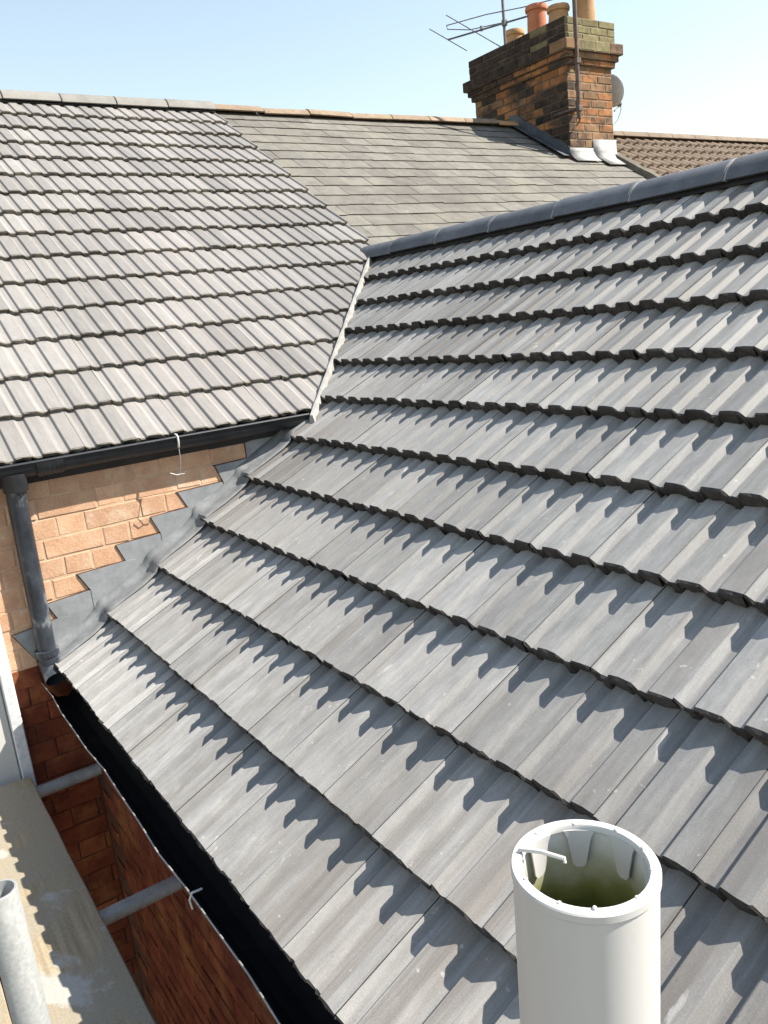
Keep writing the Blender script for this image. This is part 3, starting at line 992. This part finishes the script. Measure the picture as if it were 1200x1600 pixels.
# ------------------------------------------------------------------ chimney
CX0, CX1, CY0, CY1 = 6.574, 7.235, 6.011, 7.370
core = MB()
def coreb(e, z0, z1): core.box(CX0 - e + .006, CX1 + e - .004, CY0 - e + .006, CY1 + e - .004, z0, z1)
B0 = 1.20
coreb(0, B0, 2.188)
coreb(0.028, 2.189, 2.243); coreb(0.055, 2.2435, 2.299); coreb(0.088, 2.2995, 2.398); coreb(0.030, 2.399, 2.605)
chim = core.build('chimney', 'ch_dirty', nbr, label='tall sooty brick chimney stack with clay pots')
mb = MB()
for e_, za, zb in ((0, B0, 2.188), (.028, 2.189, 2.243), (.055, 2.2435, 2.299), (.088, 2.2995, 2.398), (.03, 2.399, 2.605)):
    mb.box(CX0 - e_ + .008, CX1 + e_ - .005, CY0 - e_ + .004, CY0 - e_ + .0055, za + .001, zb - .001)
mb.build('pointing', 'ch_mortar', chim)
csz = {}
def chbrick(l, h, seed):
    k = (round(l, 3), round(h, 3), seed)
    if k not in csz:
        csz[k] = brick_mesh('chimney_brick', l - 0.012, h - 0.011, 0.02, seed, 0.004, 0.003)
    return csz[k]
rc = random.Random(23)
nc = 0
def lay_band(e, z0, z1, courses, zone):
    global nc
    h = (z1 - z0) / courses
    for c in range(courses):
        zc = z0 + h * (c + .5)
        for face in ('rear', 'side'):
            L = (CX1 - CX0 if face == 'rear' else CY1 - CY0) + 2 * e
            base = 0.2267
            units = []
            x = 0.0
            if c % 2 == 0:
                kk = max(1, round(L / base)); units = [L / kk] * kk
            else:
                kk = max(1, round(L / base)); units = [L / kk / 2] + [L / kk] * (kk - 1) + [L / kk / 2]
            for l in units:
                pos = x + l / 2
                x += l
                if face == 'rear':
                    p = Vector((CX0 - e + pos, CY0 - e, zc)); rot = Matrix()
                    rz = main_z(CY0) - 0.02
                else:
                    p = Vector((CX0 - e, CY0 - e + pos, zc)); rot = RWALL
                    rz = main_z(min(p.y + l / 2, MRY)) if p.y < MRY else main_z(2 * MRY - p.y)
                    rz -= 0.03
                if zc + h / 2 < rz: continue
                u = pos / L
                v = (zc - 1.36) / 0.83
                a = rc.random()
                if zone == 'cap':
                    m = 'ch_moss' if face == 'rear' else ('ch_moss' if u < 0.28 and a < .55 else 'ch_soot')
                elif zone == 'ledge':
                    m = ('ch_brown' if a < .6 else 'ch_moss') if face == 'rear' else ('ch_soot' if u > .3 or a < .6 else 'ch_brown')
                elif zone == 'neck':
                    m = ('ch_brown' if a < .6 else 'ch_orange') if face == 'rear' else ('ch_orange' if u < .62 and a < .8 else 'ch_soot')
                elif face == 'rear':
                    m = 'ch_brown' if a < .68 else 'ch_orange'
                    if u < .15 and a < .25: m = 'ch_soot'
                else:
                    if u < 0.26: m = 'ch_soot' if (a < .80 and v < .82) else 'ch_orange'
                    elif u > .72: m = 'ch_soot' if a < .5 + .5 * (1 - v) * .4 else 'ch_brown'
                    else: m = 'ch_orange' if a < .72 else ('ch_brown' if a < .92 else 'ch_soot')
                mw = Matrix.Translation(p + Vector((-rc.uniform(0, .004) if face == 'side' else 0, -rc.uniform(0, .004) if face == 'rear' else 0, 0))) @ rot
                link('brick', chbrick(l, h, rc.randrange(3)), m, chim, mw)
                nc += 1
lay_band(0, 1.28, 2.188, 12, 'body')
lay_band(0.028, 2.189, 2.243, 1, 'neck')
lay_band(0.055, 2.2435, 2.299, 1, 'neck')
lay_band(0.088, 2.2995, 2.398, 1, 'ledge')
lay_band(0.030, 2.399, 2.605, 3, 'cap')
print('chimney bricks', nc)
# mortar flaunching on top
mb = MB()
e = 0.02
mb.add([(CX0 - e, CY0 - e, 2.606), (CX1 + e, CY0 - e, 2.606), (CX1 + e, CY1 + e, 2.606), (CX0 - e, CY1 + e, 2.606),
        (CX0 + .15, CY0 + .15, 2.66), (CX1 - .15, CY0 + .15, 2.66), (CX1 - .15, CY1 - .15, 2.66), (CX0 + .15, CY1 - .15, 2.66)],
       [(0, 1, 5, 4), (1, 2, 6, 5), (2, 3, 7, 6), (3, 0, 4, 7), (4, 5, 6, 7)])
mb.build('flaunching', 'ch_moss', chim)
def pot(x, y, top, r0, r1, mat):
    h = top - 2.62
    prof = [(r0, 0), (r0 * .97, h * .3), (r1, h * .80), (r1, h - .055), (r1 + .018, h - .05), (r1 + .022, h - .028), (r1 + .012, h), (r1 - .02, h), (r1 - .024, h - .06), (r1 - .03, 0.02)]
    MB().lathe(prof, (x, y, 2.62), 28).build('chimney_pot', mat, chim, smooth=True)
pot(6.92, 6.705, 2.965, 0.105, 0.095, 'pot_red')
pot(6.92, 6.400, 2.860, 0.110, 0.095, 'pot_buff')
pot(6.92, 7.045, 2.835, 0.110, 0.092, 'pot_buff')
pot(7.08, 6.190, 3.02, 0.100, 0.085, 'pot_buff')
# lead at the foot of the stack
def chz(y): return main_z(y) - 0.012
mb = MB()
def lead_apron(x0, x1, up, out, lift):
    ys = [(CY0 - .007, chz(CY0) + up), (CY0 - .009, chz(CY0) + 0.05), (CY0 - .022, chz(CY0) + .015), (CY0 - .05, chz(CY0 - .05) + .012), (CY0 - out, chz(CY0 - out) + .006)]
    b = MB()
    for i, (yy, zz) in enumerate(ys):
        k = max(0, i - 1) * lift
        for x in (x0 + k, x0 + (x1 - x0) * .5 + k, x1 + k * 1.4):
            b.v.append(Vector((x, yy, zz)))
    for i in range(len(ys) - 1):
        for q in range(2):
            b.f.append((i * 3 + q, i * 3 + q + 1, (i + 1) * 3 + q + 1, (i + 1) * 3 + q))
    o = b.build('lead_apron', 'lead_sunlit', chim, smooth=True, fix=False)
    s = o.modifiers.new('thick', 'SOLIDIFY'); s.thickness = 0.004
lead_apron(CX0 - .012, CX0 + 0.34, 0.085, 0.10, 0.002)
lead_apron(CX0 + 0.33, CX1 + 0.02, 0.17, 0.17, 0.02)
mb = MB()
n = 8
for i in range(n + 1):
    yy = CY0 - .01 + (MRY + .06 - CY0) * i / n
    zz = chz(min(yy, MRY))
    mb.v += [Vector((CX0 - .009, yy, zz + .095 + .02 * (i % 2))), Vector((CX0 - .010, yy, zz + .012)), Vector((CX0 - .12, yy - .02, zz + .010))]
for i in range(n):
    for q in range(2):
        mb.f.append((i * 3 + q, i * 3 + q + 1, (i + 1) * 3 + q + 1, (i + 1) * 3 + q))
o = mb.build('side_flashing', 'lead_shaded', chim, fix=False)
s = o.modifiers.new('thick', 'SOLIDIFY'); s.thickness = 0.004

# ------------------------------------------------------------------ far house
FX0, FX1 = 7.31, 14.5
mb = MB()
slab(mb, [Vector((x, y, main_z(y) - 0.12)) for x, y in ((FX0, 3.3), (FX1, 3.3), (FX1, MRY), (FX0, MRY))], MN, 0.06)
mb.build('roof_deck', 'far_tile', far)
mb = MB()
slab(mb, [Vector((x, 2 * MRY - y, main_z(y) - 0.07)) for x, y in ((FX0, 3.3), (FX1, 3.3), (FX1, MRY - .002), (FX0, MRY - .002))], Vector((0, SP, CP)), 0.06)
mb.build('front_slope', 'far_tile', far)
mb = MB()
PG = 0.225
per, pts_n = 0.165, 6
for row in range(15):
    s = -6.66 + PG * (row + 1)
    nx = int((FX1 - FX0) / (per / pts_n))
    k0 = len(mb.v)
    for i in range(nx + 1):
        x = FX0 + i * per / pts_n
        w = 0.022 * math.cos(2 * math.pi * i / pts_n) - 0.06
        mb.v += [main_pt(s - PG, x, w - .03), main_pt(s, x, w), main_pt(s, x, w - .028)]
    for i in range(nx):
        a = k0 + i * 3
        mb.f += [(a, a + 1, a + 4, a + 3), (a + 1, a + 2, a + 5, a + 4)]
pt_ = mb.build('pantiles', 'far_tile', far, fix=False)
pt_['kind'] = 'stuff'
frm = ridge_mesh('far_ridge', 0.447, 0.10, 0.3, 9)
for i in range(15):
    link('ridge_tile', frm, 'far_tile', far, frame(Vector((FX0 + .02 + .452 * i, MRY, zm - 0.125)), X_, Y_, Z_))
mb = MB().box(FX0, FX1, YW + .004, 2 * MRY - YW, GROUND, main_z(YW) - 0.2)
mb.prism([(YW + .02, main_z(YW) - .201), (MRY, main_z(MRY) - .2), (2 * MRY - YW - .02, main_z(YW) - .201)], 0, FX0, FX1)
mb.build('wall', 'brick_red', far)
# mortared upstand where the two roofs meet
mb = MB()
n = 14
rq = random.Random(8)
for i in range(n + 1):
    yy = 3.4 + (CY0 + .1 - 3.4) * i / n
    zz = main_z(yy)
    a, b_ = rq.uniform(-.008, .008), rq.uniform(-.008, .008)
    mb.v += [Vector((7.215 + a, yy, zz - .05)), Vector((7.225 + a, yy, zz + .03 + b_)), Vector((7.29 + b_, yy, zz + .045 + a)), Vector((7.37 + b_, yy, zz + .0)), Vector((7.37, yy, zz - .07))]
for i in range(n):
    for q in range(4):
        mb.f.append((i * 5 + q, i * 5 + q + 1, (i + 1) * 5 + q + 1, (i + 1) * 5 + q))
mb.build('verge_upstand', 'verge', nbr)

# ------------------------------------------------------------------ aerials and dish
ae = empty('tv_aerial', (6.72, 7.0, 2.63), 'old television aerial with bare metal rods on top of chimney', 'aerial')
MB().tube([(6.72, 6.985, 2.63), (6.72, 6.985, 3.45)], 0.016, 10).build('mast', 'steel_dark', ae, smooth=True)
bo = MB().tube([(6.44, 7.585, 2.875), (6.72, 6.970, 2.872), (6.86, 6.665, 2.870)], 0.010, 8).build('boom', 'steel_dark', ae, smooth=True)
MB().box(6.695, 6.745, 6.955, 7.00, 2.845, 2.905).build('clamp', 'steel_dark', ae, bevel=.004)
MB().box(6.60, 6.625, 7.21, 7.235, 2.862, 2.915).build('junction_box', 'steel_dark', ae, bevel=.004)
def rod(c, d, half, rr=0.0055):
    c, d = Vector(c), Vector(d).normalized()
    MB().tube([c - d * half, c + d * half], rr, 6).build('element', 'steel_dark', ae, smooth=True)
dirn = Vector((6.86 - 6.44, 6.665 - 7.585, 0)).normalized()
perp = Vector((dirn.y, -dirn.x, 0))
el = Vector((-perp.x, -perp.y, 0.0)).normalized()
rod((6.44, 7.585, 2.875), RT * .86 - UP * .50, 0.24)
rod((6.575, 7.29, 2.874), RT * .86 - UP * .50, 0.36)
MB().tube([Vector((6.80, 6.80, 2.93)) + q for q in (Vector((-.335, .82, .10)), Vector((-.345, .80, .055)), Vector((-.20, .60, .0)), Vector((-.05, .25, -.03)))], 0.0055, 6).build('dipole', 'steel_dark', ae, smooth=True)
MB().tube([(6.465, 7.62, 3.03), (6.62, 7.15, 3.0), (6.80, 6.78, 2.965), (6.95, 6.45, 2.95)], 0.0055, 6).build('dipole', 'steel_dark', ae, smooth=True)

po = empty('aerial_pole', (6.63, 5.93, 1.68), 'brown metal pole strapped to the rear face of the chimney', 'pole')
MB().tube([(6.632, 5.925, 1.68), (6.632, 5.925, 3.6)], 0.021, 12).build('pole', 'pole_brown', po, smooth=True)
for zz in (2.195, 1.77):
    b = MB().box(6.565, 6.665, 5.945, 6.008, zz - .012, zz + .012)
    b.box(6.603, 6.662, 5.896, 5.9449, zz - .024, zz + .024)
    b.box(6.5645, 6.5715, 6.0081, 6.20, zz - .010, zz + .010)
    b.build('bracket', 'pole_brown', po, bevel=.003)
cw = MB().tube([(6.655, 5.93, 1.70), (6.665, 5.96, 1.66), (6.66, 5.99, 1.63)], 0.008, 6).build('cable', 'pole_brown', po, smooth=True)

di = empty('satellite_dish', (7.24, 6.3, 1.95), 'grey satellite dish half hidden behind right side of chimney', 'satellite dish')
dc = Vector((7.535, 6.30, 2.07))
dn = Vector((0.93, 0.10, 0.25)).normalized()
da = dn.cross(Vector((0, 0, 1))).normalized(); db = da.cross(dn)
mb = MB()
nr, na = 5, 28
mb.v.append(dc)
for i in range(1, nr + 1):
    for k in range(na):
        q = i / nr
        mb.v.append(dc + (da * math.cos(2 * math.pi * k / na) * .15 + db * math.sin(2 * math.pi * k / na) * .165) * q + dn * 0.045 * q * q)
for k in range(na):
    mb.f.append((0, 1 + k, 1 + (k + 1) % na))
for i in range(nr - 1):
    for k in range(na):
        mb.f.append((1 + i * na + k, 1 + (i + 1) * na + k, 1 + (i + 1) * na + (k + 1) % na, 1 + i * na + (k + 1) % na))
o = mb.build('reflector', 'dish_grey', di, smooth=True, fix=False)
s = o.modifiers.new('thick', 'SOLIDIFY'); s.thickness = 0.008
lnb = dc + dn * 0.17 - db * 0.16
MB().tube([dc - db * .2 + dn * .03, lnb], 0.010, 8).build('arm', 'steel_dark', di, smooth=True)
MB().tube([lnb - dn * .015 + db * .0, lnb - dn * .06 + db * .035], [.026, .034], 12).build('receiver', 'steel_dark', di, smooth=True)
MB().tube([lnb, lnb + Vector((0, 0, -.06)), lnb + Vector((-.06, 0, -.16)), lnb + Vector((-.16, -.02, -.22)), (7.24, 6.2, 1.62)], 0.005, 6).build('cable', 'steel_dark', di, smooth=True)
MB().tube([dc - dn * .012, (7.45, 6.34, 2.05), (7.231, 6.36, 2.05)], 0.018, 8).build('wall_mount', 'steel_dark', di, smooth=True)

# ------------------------------------------------------------------ soil vent pipe close to the camera
PX, PY, PT = 0.384, 0.369, -0.4085
vp = empty('vent_pipe', (PX, PY, GROUND), 'white plastic vent pipe with broken cage rim close to camera', 'pipe')
RO = 0.0533
lean = Matrix.Rotation(math.radians(1.3), 4, Vector((0.53, 0.81, 0)).normalized())
LM = Matrix.Translation((PX, PY, PT)) @ lean
def put(mb, name, mat, parent, smooth=True, lbl=None):
    me = mb.mesh(name, smooth)
    o = link(name, me, mat, parent, label=lbl)
    if parent.type == 'EMPTY':
        o.matrix_basis = LM
    if smooth:
        me.set_sharp_from_angle(angle=math.radians(35))
    return o
body = put(MB().lathe([(RO, -5.7), (RO, -0.6), (RO, -0.008)], (0, 0, 0), 64), 'pipe_wall', 'pvc', vp)
put(MB().lathe([(RO, -0.0079), (RO + .0012, -0.0068), (RO + .0012, -.0012), (RO + .0003, 0.0), (RO - .0064, .0004), (RO - .0072, -.0008), (RO - .0075, -.005), (RO - .0062, -.0065)], (0, 0, 0), 64), 'rim', 'pvc', vp)
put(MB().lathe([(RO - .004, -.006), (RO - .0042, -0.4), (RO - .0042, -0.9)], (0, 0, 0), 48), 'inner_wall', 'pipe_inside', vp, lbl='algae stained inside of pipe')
# tabs hanging inside from the rim
for kk in range(8):
    a0 = math.radians(56.8 - 9 - kk * 45)
    mb = MB()
    ri = RO - .0076
    rows_ = [(-.004, .27), (-.010, .21), (-.026, .145), (-.034, .12), (-.0375, .06)]
    nn = 7
    for z, hw in rows_:
        for q in range(nn):
            a = a0 + hw * (2 * q / (nn - 1) - 1)
            mb.v.append(Vector((ri * math.cos(a), ri * math.sin(a), z)))
    for i in range(len(rows_) - 1):
        for q in range(nn - 1):
            mb.f.append((i * nn + q, i * nn + q + 1, (i + 1) * nn + q + 1, (i + 1) * nn + q))
    o = put(mb, 'tab', 'pvc', vp, smooth=False)
    s = o.modifiers.new('thick', 'SOLIDIFY'); s.thickness = 0.0013; s.offset = 0
# stubs of the broken cage
for kk in range(10):
    a = math.radians(12 + kk * 36 + (kk * 37 % 11))
    c = Vector(((RO - .0055) * math.cos(a), (RO - .0055) * math.sin(a), 0))
    h = 0.0014 if kk % 3 else 0.0026
    put(MB().tube([c, c + Vector((0, 0, h * .7)), c + Vector((0, 0, h))], [.0018, .0016, .0008], 8), 'cage_stub', 'pvc', vp)
# the one cage wire still bent inwards
fwd2 = Vector((0.53, 0.81, 0)).normalized(); rt2 = Vector((0.82, -0.56, 0)).normalized()
p0 = (-rt2 * .93 + fwd2 * .38) * (RO - .004)
p1 = p0 + rt2 * 0.031 - fwd2 * 0.020 + Vector((0, 0, .006))
put(MB().tube([p0 + Vector((0, 0, -.001)), p0 + Vector((0, 0, .002)) + (p1 - p0) * .06, p0.lerp(p1, .5) + Vector((0, 0, .003)), p1, p1 + Vector((0, 0, -.003))], [.0016, .0017, .0017, .0017, .0014], 10), 'cage_wire', 'pvc', vp)

# ------------------------------------------------------------------ scaffold
ZB = -1.60
def board(x0, x1, y0, y1, label, seed):
    q = random.Random(seed)
    mb = MB()
    n = 40
    for i in range(n + 1):
        y = y0 + (y1 - y0) * i / n
        j0, j1 = q.uniform(-.0015, .0015), q.uniform(-.0015, .0015)
        zz = ZB + .002 * math.sin(i * .5 + seed)
        mb.v += [Vector((x0 + j0, y, zz - .036)), Vector((x0 + j0, y, zz - .004)), Vector((x0 + .004 + j0, y, zz)), Vector((x1 - .004 + j1, y, zz)), Vector((x1 + j1, y, zz - .004)), Vector((x1 + j1, y, zz - .036))]
    for i in range(n):
        for k in range(6):
            mb.f.append((i * 6 + k, i * 6 + (k + 1) % 6, (i + 1) * 6 + (k + 1) % 6, (i + 1) * 6 + k))
    mb.f += [tuple(range(6)), tuple(n * 6 + k for k in range(6))]
    o = mb.build('scaffold_board', 'board')
    o['label'] = label; o['category'] = 'board'; o['group'] = 'scaffold boards beside the wing'
    return o
board(0.101, 0.318, -1.6, 3.215, 'mortar stained scaffold board nearest the brick wall and gutter', 1)
board(0.037, 0.0965, -1.6, 3.20, 'narrow pale plank between the two wide scaffold boards', 2)
board(-0.19, 0.0325, -1.6, 3.21, 'scaffold board at bottom left corner beyond the upright tube', 3)
board(-0.42, -0.195, -1.6, 3.19, 'outermost scaffold board, mostly outside the left edge', 4)

def tube_thing(name, a, b, rad, label, group=None, hollow=False):
    a, b = Vector(a), Vector(b)
    mb = MB()
    if not hollow:
        mb.tube([a, a + (b - a) * .004, a + (b - a) * .5, b], [rad * .93, rad, rad, rad], 20)
        o = mb.build(name, 'steel', None, smooth=True)
    else:
        L = (b - a).length
        mb.lathe([(rad, 0), (rad, L - .0015), (rad - .001, L), (rad - .004, L), (rad - .0045, L - .002), (rad - .0045, L - .4), (rad * .3, L - .41)], tuple(a), 28)
        o = mb.build(name, 'steel', None, smooth=True)
    o['label'] = label; o['category'] = 'scaffold tube'
    if group: o['group'] = group
    return o
ZT = ZB - .036 - .026
tube_thing('scaffold_transom', (-0.95, 2.285, ZT), (0.571, 2.285, ZT), 0.0245, 'grey scaffold tube under the boards, nearer of the two crossing to wall', 'scaffold cross tubes')
tube_thing('scaffold_transom', (-0.95, 3.17, ZT), (0.571, 3.19, ZT), 0.0245, 'grey scaffold tube under the boards, farther one beside the downpipe corner', 'scaffold cross tubes')
tube_thing('scaffold_standard', (0.044, 1.171, GROUND), (0.044, 1.171, -0.733), 0.0245, 'upright open-ended galvanised scaffold tube at bottom left', None, True)

scn.render.engine = 'CYCLES'
